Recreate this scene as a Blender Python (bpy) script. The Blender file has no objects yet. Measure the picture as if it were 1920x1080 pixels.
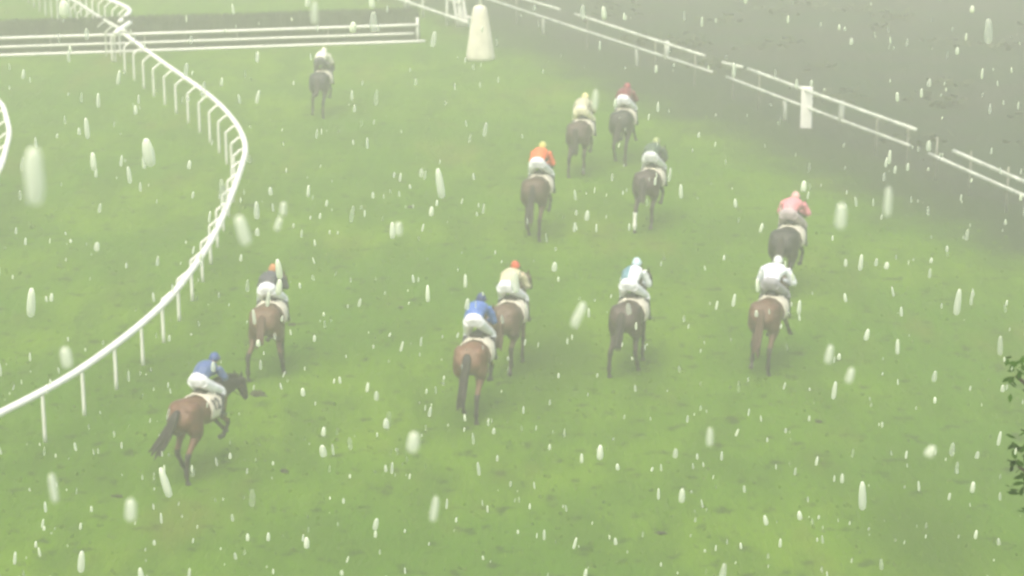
import bpy, bmesh, math, random
from mathutils import Vector, Matrix, noise

# ------------------------------------------------------------------ camera, world, light
SC = bpy.context.scene
COL = SC.collection
FPX, CAMH, PITCH = 4300.0, 14.0, math.radians(14.85)
cam_d = bpy.data.cameras.new('camera')
cam = bpy.data.objects.new('camera', cam_d)
COL.objects.link(cam)
cam.location = (0, 0, CAMH)
cam.rotation_euler = (math.radians(90) - PITCH, 0, 0)
cam_d.sensor_width = 36
cam_d.lens = FPX / 1920 * 36
cam_d.clip_start = 0.05
cam_d.clip_end = 2000
cam_d.dof.use_dof = True
cam_d.dof.focus_distance = 3.6
cam_d.dof.aperture_fstop = 18
SC.camera = cam

SUN_EL, SUN_AZ = math.radians(64), math.radians(-155)     # high sun behind thick cloud, from behind the camera's left
w = bpy.data.worlds.new('World')
SC.world = w
w.use_nodes = True
wn = w.node_tree
for n in list(wn.nodes):
    wn.nodes.remove(n)
sky = wn.nodes.new('ShaderNodeTexSky')
sky.sky_type = 'NISHITA'
sky.sun_disc = False
sky.sun_elevation = SUN_EL
sky.sun_rotation = SUN_AZ
sky.air_density = 1.0
sky.dust_density = 6.0
sky.ozone_density = 0.6
bg = wn.nodes.new('ShaderNodeBackground')
bg.inputs['Strength'].default_value = 0.15
wo = wn.nodes.new('ShaderNodeOutputWorld')
wn.links.new(sky.outputs[0], bg.inputs[0])
wn.links.new(bg.outputs[0], wo.inputs[0])
sun_d = bpy.data.lights.new('sun', 'SUN')
sun_d.energy = 0.8
sun_d.angle = math.radians(60)
sun_d.color = (1.0, 0.96, 0.86)
sun = bpy.data.objects.new('sun', sun_d)
COL.objects.link(sun)
sv = Vector((math.sin(SUN_AZ) * math.cos(SUN_EL), math.cos(SUN_AZ) * math.cos(SUN_EL), math.sin(SUN_EL)))
sun.rotation_euler = sv.to_track_quat('Z', 'Y').to_euler()
SC.view_settings.view_transform = 'Standard'
SC.view_settings.look = 'None'
SC.view_settings.gamma = 1
SC.view_settings.use_curve_mapping = False
SC.view_settings.exposure = 1.0
SC.render.engine = 'CYCLES'
SC.cycles.use_denoising = True
SC.cycles.filter_width = 2.2
SC.cycles.max_bounces = 8
SC.cycles.volume_bounces = 2

# ------------------------------------------------------------------ helpers
def ray(px, py):
    u, v = (px - 960) / FPX, (540 - py) / FPX
    c, s = math.cos(PITCH), math.sin(PITCH)
    return Vector((u, c + v * s, -s + v * c))

def at(px, py, z=0.0):
    d = ray(px, py)
    t = (z - CAMH) / d.z
    return Vector((0, 0, CAMH)) + d * t

def tag(o, label=None, cat=None, group=None, kind=None):
    if label: o['label'] = label
    if cat: o['category'] = cat
    if group: o['group'] = group
    if kind: o['kind'] = kind
    return o

def empty(name, loc, rz=0.0):
    o = bpy.data.objects.new(name, None)
    COL.objects.link(o)
    o.location = loc
    o.rotation_euler = (0, 0, rz)
    o.empty_display_size = 0.2
    return o

def build(name, bm, mat, parent=None, smooth=True):
    me = bpy.data.meshes.new(name)
    bm.normal_update()
    bm.to_mesh(me)
    bm.free()
    for m in (mat if isinstance(mat, (list, tuple)) else [mat]):
        me.materials.append(m)
    if smooth:
        me.polygons.foreach_set('use_smooth', [True] * len(me.polygons))
    o = bpy.data.objects.new(name, me)
    COL.objects.link(o)
    if parent: o.parent = parent
    return o

def cr(p0, p1, p2, p3, t):
    return 0.5 * ((2 * p1) + (-p0 + p2) * t + (2 * p0 - 5 * p1 + 4 * p2 - p3) * t * t + (-p0 + 3 * p1 - 3 * p2 + p3) * t ** 3)

def resample(pts, sub):
    """pts: list of tuples of floats; Catmull-Rom"""
    if sub <= 1: return [tuple(p) for p in pts]
    out = []
    n = len(pts)
    for i in range(n - 1):
        a, b, c, d = pts[max(i - 1, 0)], pts[i], pts[i + 1], pts[min(i + 2, n - 1)]
        for k in range(sub):
            t = k / sub
            out.append(tuple(cr(a[j], b[j], c[j], d[j], t) for j in range(len(b))))
    out.append(tuple(pts[-1]))
    return out

def tube(bm, pts, n=10, sub=3, side=Vector((1, 0, 0)), close=True):
    """pts: (x,y,z,rside,rup). Lofted closed tube."""
    P = [tuple(p) if len(p) == 5 else tuple(p) + (p[3],) for p in pts]
    P = resample(P, sub)
    rings = []
    m = len(P)
    for i, p in enumerate(P):
        c = Vector(p[:3])
        a = Vector(P[max(i - 1, 0)][:3]); b = Vector(P[min(i + 1, m - 1)][:3])
        t = (b - a)
        t = t.normalized() if t.length > 1e-7 else Vector((0, 1, 0))
        s = side - t * side.dot(t)
        if s.length < 0.15:
            s = Vector((0, 1, 0)) - t * t.y
            if s.length < 0.15: s = Vector((0, 0, 1)) - t * t.z
        s.normalize()
        u = t.cross(s)
        r1, r2 = max(p[3], 0.002), max(p[4], 0.002)
        rings.append([bm.verts.new(c + s * (r1 * math.cos(2 * math.pi * k / n)) + u * (r2 * math.sin(2 * math.pi * k / n))) for k in range(n)])
    for i in range(m - 1):
        for k in range(n):
            bm.faces.new((rings[i][k], rings[i][(k + 1) % n], rings[i + 1][(k + 1) % n], rings[i + 1][k]))
    if close:
        bm.faces.new(list(reversed(rings[0])))
        bm.faces.new(rings[-1])
    return rings

def ball(bm, c, r, seg=12, rings=8, rot=None):
    m = Matrix.Translation(Vector(c)) @ (rot if rot else Matrix()) @ Matrix.Diagonal(Vector((r[0], r[1], r[2], 1)))
    return bmesh.ops.create_uvsphere(bm, u_segments=seg, v_segments=rings, radius=1, matrix=m)

def box(bm, c, size, rot=None):
    m = Matrix.Translation(Vector(c)) @ (rot if rot else Matrix()) @ Matrix.Diagonal(Vector((size[0], size[1], size[2], 1)))
    return bmesh.ops.create_cube(bm, size=1, matrix=m)

def remeshed(bm, voxel, smooth_it=4, name='tmp'):
    bmesh.ops.recalc_face_normals(bm, faces=bm.faces)
    me = bpy.data.meshes.new(name)
    bm.to_mesh(me); bm.free()
    o = bpy.data.objects.new(name, me)
    COL.objects.link(o)
    r = o.modifiers.new('r', 'REMESH'); r.mode = 'VOXEL'; r.voxel_size = voxel; r.use_smooth_shade = True
    if smooth_it:
        s = o.modifiers.new('s', 'SMOOTH'); s.factor = 0.5; s.iterations = smooth_it
    dg = bpy.context.evaluated_depsgraph_get()
    dg.update()
    new = bpy.data.meshes.new_from_object(o.evaluated_get(dg))
    bpy.data.objects.remove(o)
    bpy.data.meshes.remove(me)
    new.polygons.foreach_set('use_smooth', [True] * len(new.polygons))
    new.materials.clear()
    return new

def obj_from(name, me, mats, parent=None):
    me.materials.clear()
    for m in mats: me.materials.append(m)
    o = bpy.data.objects.new(name, me)
    COL.objects.link(o)
    if parent: o.parent = parent
    return o

# ------------------------------------------------------------------ materials
def mat(name, color, rough=0.6, var=0.12, scale=8.0, bump=0.0, color2=None, trans=0.0, spec=0.3, coat=0.0, sss=0.0):
    m = bpy.data.materials.new(name)
    m.use_nodes = True
    nt = m.node_tree
    b = nt.nodes['Principled BSDF']
    tc = nt.nodes.new('ShaderNodeTexCoord')
    nz = nt.nodes.new('ShaderNodeTexNoise')
    nz.inputs['Scale'].default_value = scale
    nz.inputs['Detail'].default_value = 4
    nt.links.new(tc.outputs['Object'], nz.inputs['Vector'])
    mx = nt.nodes.new('ShaderNodeMix'); mx.data_type = 'RGBA'
    c1 = [max(0, c * (1 - var)) for c in color]
    c2 = color2 if color2 else [min(1, c * (1 + var)) for c in color]
    mx.inputs[6].default_value = (*c1, 1)
    mx.inputs[7].default_value = (*c2, 1)
    mr = nt.nodes.new('ShaderNodeMapRange')
    mr.inputs['From Min'].default_value = 0.35
    mr.inputs['From Max'].default_value = 0.65
    nt.links.new(nz.outputs['Fac'], mr.inputs['Value'])
    nt.links.new(mr.outputs[0], mx.inputs[0])
    nt.links.new(mx.outputs[2], b.inputs['Base Color'])
    b.inputs['Roughness'].default_value = rough
    b.inputs['Specular IOR Level'].default_value = spec
    b.inputs['Transmission Weight'].default_value = trans
    b.inputs['Coat Weight'].default_value = coat
    if bump:
        bp = nt.nodes.new('ShaderNodeBump')
        bp.inputs['Strength'].default_value = bump
        bp.inputs['Distance'].default_value = 0.02
        nt.links.new(nz.outputs['Fac'], bp.inputs['Height'])
        nt.links.new(bp.outputs[0], b.inputs['Normal'])
    return m

M = {}
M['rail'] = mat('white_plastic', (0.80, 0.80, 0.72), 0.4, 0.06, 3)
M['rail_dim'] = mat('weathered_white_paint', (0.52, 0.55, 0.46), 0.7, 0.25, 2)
M['wood'] = mat('wet_grey_wood', (0.22, 0.22, 0.17), 0.8, 0.3, 5)
M['canvas'] = mat('cream_canvas', (0.66, 0.64, 0.50), 0.85, 0.12, 2.5, 0.3)
M['white_cloth'] = mat('white_cloth', (0.62, 0.59, 0.47), 0.8, 0.05, 6)
M['number'] = mat('dark_number_cloth', (0.05, 0.05, 0.06), 0.8)
M['leather'] = mat('dark_leather', (0.025, 0.018, 0.014), 0.45)
M['boot'] = mat('black_boot', (0.02, 0.02, 0.022), 0.3, spec=0.5)
M['skin'] = mat('skin', (0.45, 0.27, 0.19), 0.55)
M['goggles'] = mat('goggles', (0.03, 0.03, 0.04), 0.15)
M['hair_dark'] = mat('dark_horse_hair', (0.022, 0.018, 0.015), 0.6, 0.3, 30)
M['hair_bay'] = mat('brown_horse_hair', (0.07, 0.04, 0.025), 0.6, 0.3, 30)
M['hoof'] = mat('hoof', (0.05, 0.045, 0.04), 0.5)
M['leaf'] = mat('tree_leaf', (0.026, 0.068, 0.005), 0.9, 0.3, 3, spec=.08)
M['bark'] = mat('bark', (0.07, 0.055, 0.04), 0.9, 0.3, 6, 0.5)
M['brush'] = mat('birch_brush', (0.024, 0.034, 0.016), 0.95, 0.4, 2.0, 0.5)
M['brush_top'] = mat('green_brush_top', (0.07, 0.10, 0.035), 0.9, 0.3, 3)
M['scrub'] = mat('scrub_leaves', (0.046, 0.058, 0.033), 0.95, 0.08, 0.35, spec=.05)
M['clod'] = mat('wet_soil', (0.035, 0.04, 0.015), 0.95, 0.4, 20)
M['drop'] = mat('icy_water', (0.90, 0.95, 0.76), 0.35, 0.02, 5)
_nt = M['drop'].node_tree
_tl = _nt.nodes.new('ShaderNodeBsdfTranslucent'); _tl.inputs[0].default_value = (0.93, 0.97, 0.78, 1)
_tp = _nt.nodes.new('ShaderNodeBsdfTransparent')
_m1 = _nt.nodes.new('ShaderNodeMixShader'); _m1.inputs[0].default_value = .55
_m2 = _nt.nodes.new('ShaderNodeMixShader'); _ge = _nt.nodes.new('ShaderNodeNewGeometry'); _mr = _nt.nodes.new('ShaderNodeMapRange')
_mr.inputs['To Min'].default_value = .15; _mr.inputs['To Max'].default_value = .92
_nt.links.new(_ge.outputs['Random Per Island'], _mr.inputs['Value']); _nt.links.new(_mr.outputs[0], _m2.inputs[0])
_nt.links.new(_nt.nodes['Principled BSDF'].outputs[0], _m1.inputs[1]); _nt.links.new(_tl.outputs[0], _m1.inputs[2])
_nt.links.new(_m1.outputs[0], _m2.inputs[1]); _nt.links.new(_tp.outputs[0], _m2.inputs[2])
_nt.links.new(_m2.outputs[0], _nt.nodes['Material Output'].inputs['Surface'])

M['big_drop'] = M['drop'].copy()
for _n in M['big_drop'].node_tree.nodes:
    if _n.type == 'MAP_RANGE' and abs(_n.inputs['To Max'].default_value - .92) < .01: _n.inputs['To Min'].default_value = .22; _n.inputs['To Max'].default_value = .45

# ground material -----------------------------------------------------------
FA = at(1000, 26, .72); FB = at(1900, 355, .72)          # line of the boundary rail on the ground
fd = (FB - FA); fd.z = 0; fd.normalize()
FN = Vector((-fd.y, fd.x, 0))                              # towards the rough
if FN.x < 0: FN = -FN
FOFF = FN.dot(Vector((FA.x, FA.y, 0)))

def ground_material():
    m = bpy.data.materials.new('turf')
    m.use_nodes = True
    nt = m.node_tree; N = nt.nodes; L = nt.links
    b = N['Principled BSDF']
    geo = N.new('ShaderNodeNewGeometry')
    def noise_(scale, detail=3, vec=None, rough=0.5):
        n = N.new('ShaderNodeTexNoise')
        n.inputs['Scale'].default_value = scale
        n.inputs['Detail'].default_value = detail
        n.inputs['Roughness'].default_value = rough
        L.new(vec if vec else geo.outputs['Position'], n.inputs['Vector'])
        return n.outputs['Fac']
    def rng(v, a, b_, c=0.0, d=1.0, smooth=True):
        r = N.new('ShaderNodeMapRange')
        if smooth: r.interpolation_type = 'SMOOTHSTEP'
        r.inputs['From Min'].default_value = a; r.inputs['From Max'].default_value = b_
        r.inputs['To Min'].default_value = c; r.inputs['To Max'].default_value = d
        L.new(v, r.inputs['Value']); return r.outputs[0]
    def mixc(f, a, b_):
        x = N.new('ShaderNodeMix'); x.data_type = 'RGBA'
        if isinstance(f, float): x.inputs[0].default_value = f
        else: L.new(f, x.inputs[0])
        for i, q in ((6, a), (7, b_)):
            if isinstance(q, tuple): x.inputs[i].default_value = (*q, 1)
            else: L.new(q, x.inputs[i])
        return x.outputs[2]
    def math_(op, a, b_):
        x = N.new('ShaderNodeMath'); x.operation = op
        for i, q in ((0, a), (1, b_)):
            if isinstance(q, (int, float)): x.inputs[i].default_value = q
            else: L.new(q, x.inputs[i])
        return x.outputs[0]
    mp = N.new('ShaderNodeMapping'); mp.inputs['Scale'].default_value = (1, 0.35, 1)
    L.new(geo.outputs['Position'], mp.inputs[0])
    big = noise_(0.16, 3)
    mid = noise_(0.9, 4, mp.outputs[0], 0.6)
    fine = noise_(5.0, 5, mp.outputs[0], 0.7)
    tiny = noise_(30, 3)
    g = mixc(rng(big, 0.35, 0.68), (0.060, 0.140, 0.0002), (0.094, 0.180, 0.0008))
    g = mixc(rng(mid, 0.38, 0.66, 0, 0.85), g, (0.054, 0.118, 0.0002))
    g = mixc(rng(fine, 0.5, 0.8, 0, 0.55), g, (0.034, 0.074, 0.001))
    g = mixc(rng(tiny, 0.55, 0.8, 0, 0.30), g, (0.13, 0.20, 0.012))
    dash = noise_(2.0, 4, None, 0.6)
    g = mixc(rng(dash, 0.56, 0.70, 0, 0.8), g, (0.020, 0.044, 0.001))
    # trampled earthy tint
    earthy = noise_(0.28, 4, mp.outputs[0], 0.65)
    g = mixc(rng(earthy, 0.54, 0.75, 0, 0.5), g, (0.125, 0.135, 0.02))
    # two soft-edged patches of darker green
    for (px, py, rx, ry, s) in ((1045, 665, 0.85, 2.6, 1.0), (1735, 1010, 1.0, 2.4, 1.0)):
        c = at(px, py)
        sb = N.new('ShaderNodeVectorMath'); sb.operation = 'SUBTRACT'
        L.new(geo.outputs['Position'], sb.inputs[0]); sb.inputs[1].default_value = c
        dv = N.new('ShaderNodeVectorMath'); dv.operation = 'DIVIDE'
        L.new(sb.outputs[0], dv.inputs[0]); dv.inputs[1].default_value = (rx, ry, 1)
        ln = N.new('ShaderNodeVectorMath'); ln.operation = 'LENGTH'
        L.new(dv.outputs[0], ln.inputs[0])
        q = math_('ADD', ln.outputs['Value'], rng(mid, 0.3, 0.7, -0.35, 0.35, False))
        g = mixc(rng(q, 0.25, 1.5, s, 0.0), g, (0.048, 0.104, 0.0))
    # band beside and beyond the boundary rail
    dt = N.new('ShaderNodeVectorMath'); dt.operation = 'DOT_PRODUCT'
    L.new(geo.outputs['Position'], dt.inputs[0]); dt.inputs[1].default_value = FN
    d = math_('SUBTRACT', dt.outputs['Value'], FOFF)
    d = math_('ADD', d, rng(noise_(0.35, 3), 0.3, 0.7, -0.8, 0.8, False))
    rough_c = mixc(rng(noise_(0.22, 5, None, 0.6), 0.4, 0.62), (0.022, 0.039, 0.017), (0.032, 0.036, 0.025))
    rough_c = mixc(rng(noise_(1.6, 5, None, 0.7), 0.4, 0.7, 0, 0.35), rough_c, (0.018, 0.026, 0.012))
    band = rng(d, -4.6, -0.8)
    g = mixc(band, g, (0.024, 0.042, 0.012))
    g = mixc(rng(d, -0.3, 1.2), g, rough_c)
    # paler infield grass far away behind the brush fence is the same turf
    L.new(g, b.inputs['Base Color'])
    b.inputs['Roughness'].default_value = 0.9
    b.inputs['Specular IOR Level'].default_value = 0.15
    bp = N.new('ShaderNodeBump'); bp.inputs['Strength'].default_value = 0.7; bp.inputs['Distance'].default_value = 0.15
    L.new(math_('ADD', fine, math_('MULTIPLY', mid, 0.8)), bp.inputs['Height'])
    L.new(bp.outputs[0], b.inputs['Normal'])
    return m

# ground sheet, gently uneven --------------------------------------------------
bm = bmesh.new()
nx, ny = 120, 150
X0, X1, Y0, Y1 = -190.0, 190.0, -15.0, 310.0
vs = []
for j in range(ny + 1):
    row = []
    for i in range(nx + 1):
        x = X0 + (X1 - X0) * i / nx; y = Y0 + (Y1 - Y0) * j / ny
        row.append(bm.verts.new((x, y, 0)))
    vs.append(row)
for j in range(ny):
    for i in range(nx):
        bm.faces.new((vs[j][i], vs[j][i + 1], vs[j + 1][i + 1], vs[j + 1][i]))
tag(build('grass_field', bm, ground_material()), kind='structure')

# ------------------------------------------------------------------ running rails on goosenecks
def poly_len(P):
    L = [0]
    for a, b in zip(P, P[1:]): L.append(L[-1] + (b - a).length)
    return L
def poly_at(P, L, s):
    for i in range(len(P) - 1):
        if s <= L[i + 1] or i == len(P) - 2:
            t = (s - L[i]) / max(L[i + 1] - L[i], 1e-6)
            return P[i].lerp(P[i + 1], t), (P[i + 1] - P[i]).normalized()

def running_rail(pix, label, spacing=1.8, z=1.2, infield=1, r=0.07, off=0.33, start=0.3, post_r=0.036, m=None):
    P0 = [at(px, py, z) for px, py in pix]
    P = [Vector(p) for p in resample([tuple(p) for p in P0], 6)]
    c = sum(P, Vector()) / len(P)
    t = empty('running_rail', (P[0].x, P[0].y, 0))
    o3 = Vector((P[0].x, P[0].y, 0))
    m = m or M['rail']
    bm = bmesh.new()
    tube(bm, [(*(p - o3), r * 1.0, r * 1.15) for p in P], n=10, sub=1, side=Vector((0, 0, 1)))
    build('rail', bm, m, t)
    L = poly_len(P)
    s = start
    while s < L[-1]:
        p, d = poly_at(P, L, s)
        nrm = Vector((-d.y, d.x, 0)).normalized() * infield
        foot = p + nrm * off; foot.z = 0
        h = z - 0.27
        q = [(*(foot - o3 + Vector((0, 0, -0.05))), post_r), (*(foot - o3 + Vector((0, 0, h * 0.5))), post_r),
             (*(foot - o3 + Vector((0, 0, h))), post_r),
             (*(foot.lerp(p, 0.18) * 1 - o3 + Vector((0, 0, 0)) + Vector((0, 0, (h + 0.07) - foot.lerp(p, 0.18).z))), post_r),
             (*(foot.lerp(p, 0.6) - o3 + Vector((0, 0, (h + 0.19) - foot.lerp(p, 0.6).z))), post_r),
             (*(p - o3 + Vector((0, 0, -0.03))), post_r)]
        bm = bmesh.new()
        tube(bm, q, n=6, sub=2)
        build('post', bm, m, t)
        s += spacing
    return tag(t, label, 'rail')

MAIN = [(-120, 832), (-60, 805), (0, 775), (65, 742), (130, 706), (195, 662), (262, 610), (318, 558), (358, 508), (392, 457), (418, 405),
        (440, 350), (455, 305), (460, 282), (456, 258), (440, 228), (414, 198), (380, 169), (340, 141), (300, 113), (262, 85), (236, 66)]
running_rail(MAIN, 'long white plastic running rail curving round the bend on gooseneck posts', 1.75, infield=1)
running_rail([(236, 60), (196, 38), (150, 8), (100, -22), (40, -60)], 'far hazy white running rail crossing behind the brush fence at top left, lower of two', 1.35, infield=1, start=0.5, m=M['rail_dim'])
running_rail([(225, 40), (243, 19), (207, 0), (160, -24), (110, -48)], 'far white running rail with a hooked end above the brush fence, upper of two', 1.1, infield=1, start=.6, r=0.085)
running_rail([(217, 62), (243, 43)], 'short white rail stub standing between the hooked rail end and the long curving rail', 1.5, infield=1, start=0.7, r=0.10)
running_rail([(-90, 150), (-40, 168), (0, 192), (12, 222), (17, 250), (10, 283), (0, 315), (-25, 355), (-70, 400)],
             'white inner running rail just bulging into view at the left edge', 1.9, infield=-1)

# ------------------------------------------------------------------ brush fence
def brush_fence():
    A = at(-160, 112); B = at(790, 80)
    d = (B - A); Lf = d.length; d.normalize()
    n = Vector((-d.y, d.x, 0))          # away from the camera
    t = empty('brush_fence', A)
    ang = math.atan2(d.y, d.x); t.rotation_euler = (0, 0, ang)
    rnd = random.Random(5)
    H, W0, W1 = 1.27, 1.1, 0.55
    bm = bmesh.new()
    nl = 150; prof = [(0.12, 0.0), (0.2, 0.35), (0.3, 0.75), (0.42, 1.1), (0.52, 1.24), (0.75, 1.27), (1.0, 1.2), (1.12, 0.8), (1.15, 0.0)]
    rows = []
    for i in range(nl + 1):
        x = Lf * i / nl
        rows.append([bm.verts.new((x + rnd.uniform(-.02, .02), py + 0.05 * noise.noise(Vector((x * 2.1, py * 5, pz * 4))), pz * (1 + 0.05 * noise.noise(Vector((x * 0.9, 3.3, 0))))
                     + (0.035 * rnd.uniform(-1, 1) if pz > 0.5 else 0))) for py, pz in prof])
    for i in range(nl):
        for k in range(len(prof) - 1):
            bm.faces.new((rows[i][k], rows[i + 1][k], rows[i + 1][k + 1], rows[i][k + 1]))
    bm.faces.new(rows[0]); bm.faces.new(list(reversed(rows[-1])))
    # twigs
    for _ in range(5200):
        x = rnd.uniform(0, Lf); k = rnd.uniform(0, 1)
        if k < .55:
            y = 0.12 + rnd.random() * .4; z = rnd.uniform(0.1, 1.2); y = 0.15 + .33 * z / 1.2; dr = Vector((rnd.uniform(-.3, .3), -0.25, 1))
        else:
            y = rnd.uniform(.45, 1.1); z = 1.2; dr = Vector((rnd.uniform(-.4, .4), rnd.uniform(-.3, .3), 1))
        dr.normalize(); l = rnd.uniform(.08, .2)
        a = Vector((x, y, z)); sd = Vector((0.012, 0, 0))
        f = bm.faces.new([bm.verts.new(a - sd), bm.verts.new(a + sd), bm.verts.new(a + dr * l)])
    build('brush', bm, M['brush'], t, smooth=False)
    for (hz, yy, rr, ext) in ((0.06, -0.02, 0.055, 0.15), (0.37, 0.05, 0.045, -0.28), (0.70, 0.12, 0.055, -0.12)):
        bm = bmesh.new()
        tube(bm, [(-0.2, yy, hz, rr), (Lf * .25, yy, hz, rr), (Lf * .5, yy + .01, hz - .01, rr), (Lf * .75, yy, hz, rr), (Lf + ext, yy, hz, rr)], n=8, sub=4, side=Vector((0, 0, 1)))
        build('guard_rail', bm, M['rail'], t)
    x = Lf - 0.12
    k = 0
    while x > 0:
        bm = bmesh.new()
        hh = 0.98 if k == 0 else 0.70
        rr = 0.06 if k == 0 else 0.03
        tube(bm, [(x, 0.19, -0.05, rr), (x, 0.19, hh * .5, rr), (x, 0.19, hh, rr)], n=8, sub=1)
        build('post', bm, M['rail'] if k == 0 else M['wood'], t)
        x -= 3.6; k += 1
    tag(t, 'long dark brush fence faced with three white guard rails across the far turf', 'fence')
brush_fence()

# ------------------------------------------------------------------ boundary post and rail on the right
def rail_section(lo, up, label, posts, gap=None, thin=True):
    """lo / up: pixel pairs of the lower and upper rail; posts: (px of lower rail, kind)"""
    a, b = at(*lo[0], .72), at(*lo[1], .72)
    o3 = Vector((a.x, a.y, 0))
    t = empty('post_and_rail_fence', o3)
    bm = bmesh.new()
    mid = a.lerp(b, .5) + Vector((0, 0, -.015))
    tube(bm, [(*(a - o3), .05, .05), (*(mid - o3), .05, .05), (*(b - o3), .05, .05)], n=8, sub=5, side=Vector((0, 0, 1)))
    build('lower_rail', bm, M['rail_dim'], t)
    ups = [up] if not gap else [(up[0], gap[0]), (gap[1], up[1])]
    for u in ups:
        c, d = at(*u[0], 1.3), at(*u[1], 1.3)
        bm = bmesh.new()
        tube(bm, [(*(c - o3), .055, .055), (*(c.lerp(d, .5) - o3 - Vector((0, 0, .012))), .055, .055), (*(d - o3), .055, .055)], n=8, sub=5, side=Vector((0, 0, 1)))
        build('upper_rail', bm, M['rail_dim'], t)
    def foot_at(px):
        k = (px - lo[0][0]) / (lo[1][0] - lo[0][0])
        # perspective-correct: solve on the pixel line
        py = lo[0][1] + (lo[1][1] - lo[0][1]) * k
        q = at(px, py, .72); q.z = 0
        return q
    for px, kind in posts:
        f = foot_at(px) - o3
        bm = bmesh.new()
        if kind == 'dull':
            f = f + FN * .07
            tube(bm, [(*(f + Vector((0, 0, -.05))), .03, .03), (*(f + Vector((0, 0, .6))), .03, .03), (*(f + Vector((0, 0, 1.27))), .03, .03)], n=7, sub=1)
            build('post', bm, M['wood'], t)
        elif kind == 'low':
            tube(bm, [(*(f + Vector((0.03, 0.05, -.05))), .06, .06), (*(f + Vector((0.02, 0.05, .4))), .06, .06), (*(f + Vector((0, 0.05, .72))), .06, .06)], n=7, sub=1)
            build('post', bm, M['rail_dim'], t)
        elif kind == 'high':
            tube(bm, [(*(f + Vector((0, 0.06, .62))), .09, .09), (*(f + Vector((0, 0.06, .95))), .09, .09), (*(f + Vector((0, 0.06, 1.3))), .09, .09)], n=7, sub=1)
            build('bracket', bm, M['rail_dim'], t)
    return tag(t, label, 'fence')
rail_section(((800, -40), (1335, 135)), ((850, -42), (1322, 105)), 'far hazy section of white two-rail boundary fence running out of the top edge',
             [(905, 'dull'), (965, 'dull'), (1018, 'low'), (1098, 'dull'), (1193, 'low'), (1225, 'dull'), (1250, 'high'), (1300, 'dull')],
             gap=((1050, 18), (1078, 26)))
rail_section(((1362, 144), (1706, 273)), ((1355, 117), (1717, 243)), 'middle section of white two-rail boundary fence passing behind the short white board',
             [(1372, 'dull'), (1420, 'dull'), (1472, 'low'), (1578, 'high'), (1640, 'dull'), (1698, 'dull')], gap=((1392, 126), (1402, 129)))
rail_section(((1742, 288), (2010, 405)), ((1788, 283), (2010, 378)), 'nearest section of white two-rail boundary fence leaving the right edge',
             [(1752, 'dull'), (1815, 'dull'), (1885, 'dull'), (1960, 'dull')])

# hazy bracket post above the first gap
def round_bm_box(bm, sx, sy, sz, bevel):
    r = bmesh.ops.create_cube(bm, size=1, matrix=Matrix.Translation((0, 0, sz / 2)) @ Matrix.Diagonal((sx, sy, sz, 1)))
    bmesh.ops.bevel(bm, geom=bm.edges[:], offset=bevel, segments=3, affect='EDGES', profile=0.6)
t = empty('marker_board', at(1511, 243), math.atan2(fd.y, fd.x) * 0.2)
bm = bmesh.new(); round_bm_box(bm, 0.37, 0.10, 1.36, 0.03)
bmesh.ops.translate(bm, verts=bm.verts, vec=(0, 0, 0.04))
build('board', bm, M['rail'], t)
bm = bmesh.new(); tube(bm, [(0, 0.085, -.05, .03), (0, .085, .5, .03), (0, .085, 1.1, .03)], n=8, sub=1)
build('stake', bm, M['wood'], t)
tag(t, 'upright white padded board standing in front of the right boundary rails', 'marker board')

# padded cone post ----------------------------------------------------------------
t = empty('padded_post', at(900, 112))
bm = bmesh.new()
n = 28
prof = [(0.52, 0.0), (0.55, 0.12), (0.50, 0.45), (0.43, 0.9), (0.36, 1.4), (0.30, 1.8), (0.265, 1.95), (0.20, 2.05), (0.08, 2.09)]
rings = []
for r_, z_ in prof:
    rings.append([bm.verts.new((r_ * (1 + .05 * math.cos(k * 2 * math.pi / n * 7) * (1 - z_ / 2.2)) * math.cos(k * 2 * math.pi / n), .8 * r_ * math.sin(k * 2 * math.pi / n), z_)) for k in range(n)])
for i in range(len(rings) - 1):
    for k in range(n):
        bm.faces.new((rings[i][k], rings[i][(k + 1) % n], rings[i + 1][(k + 1) % n], rings[i + 1][k]))
bm.faces.new(rings[-1]); bm.faces.new(list(reversed(rings[0])))
build('canvas_cover', bm, M['canvas'], t)
bm = bmesh.new(); tube(bm, [(0.03, 0, 2.0, .05), (.03, 0, 3.0, .05), (.03, 0, 4.2, .045)], n=10, sub=1)
build('pole', bm, M['rail'], t)
tag(t, 'tall pale padded cone with a thin pole on top', 'marker post')

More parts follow.
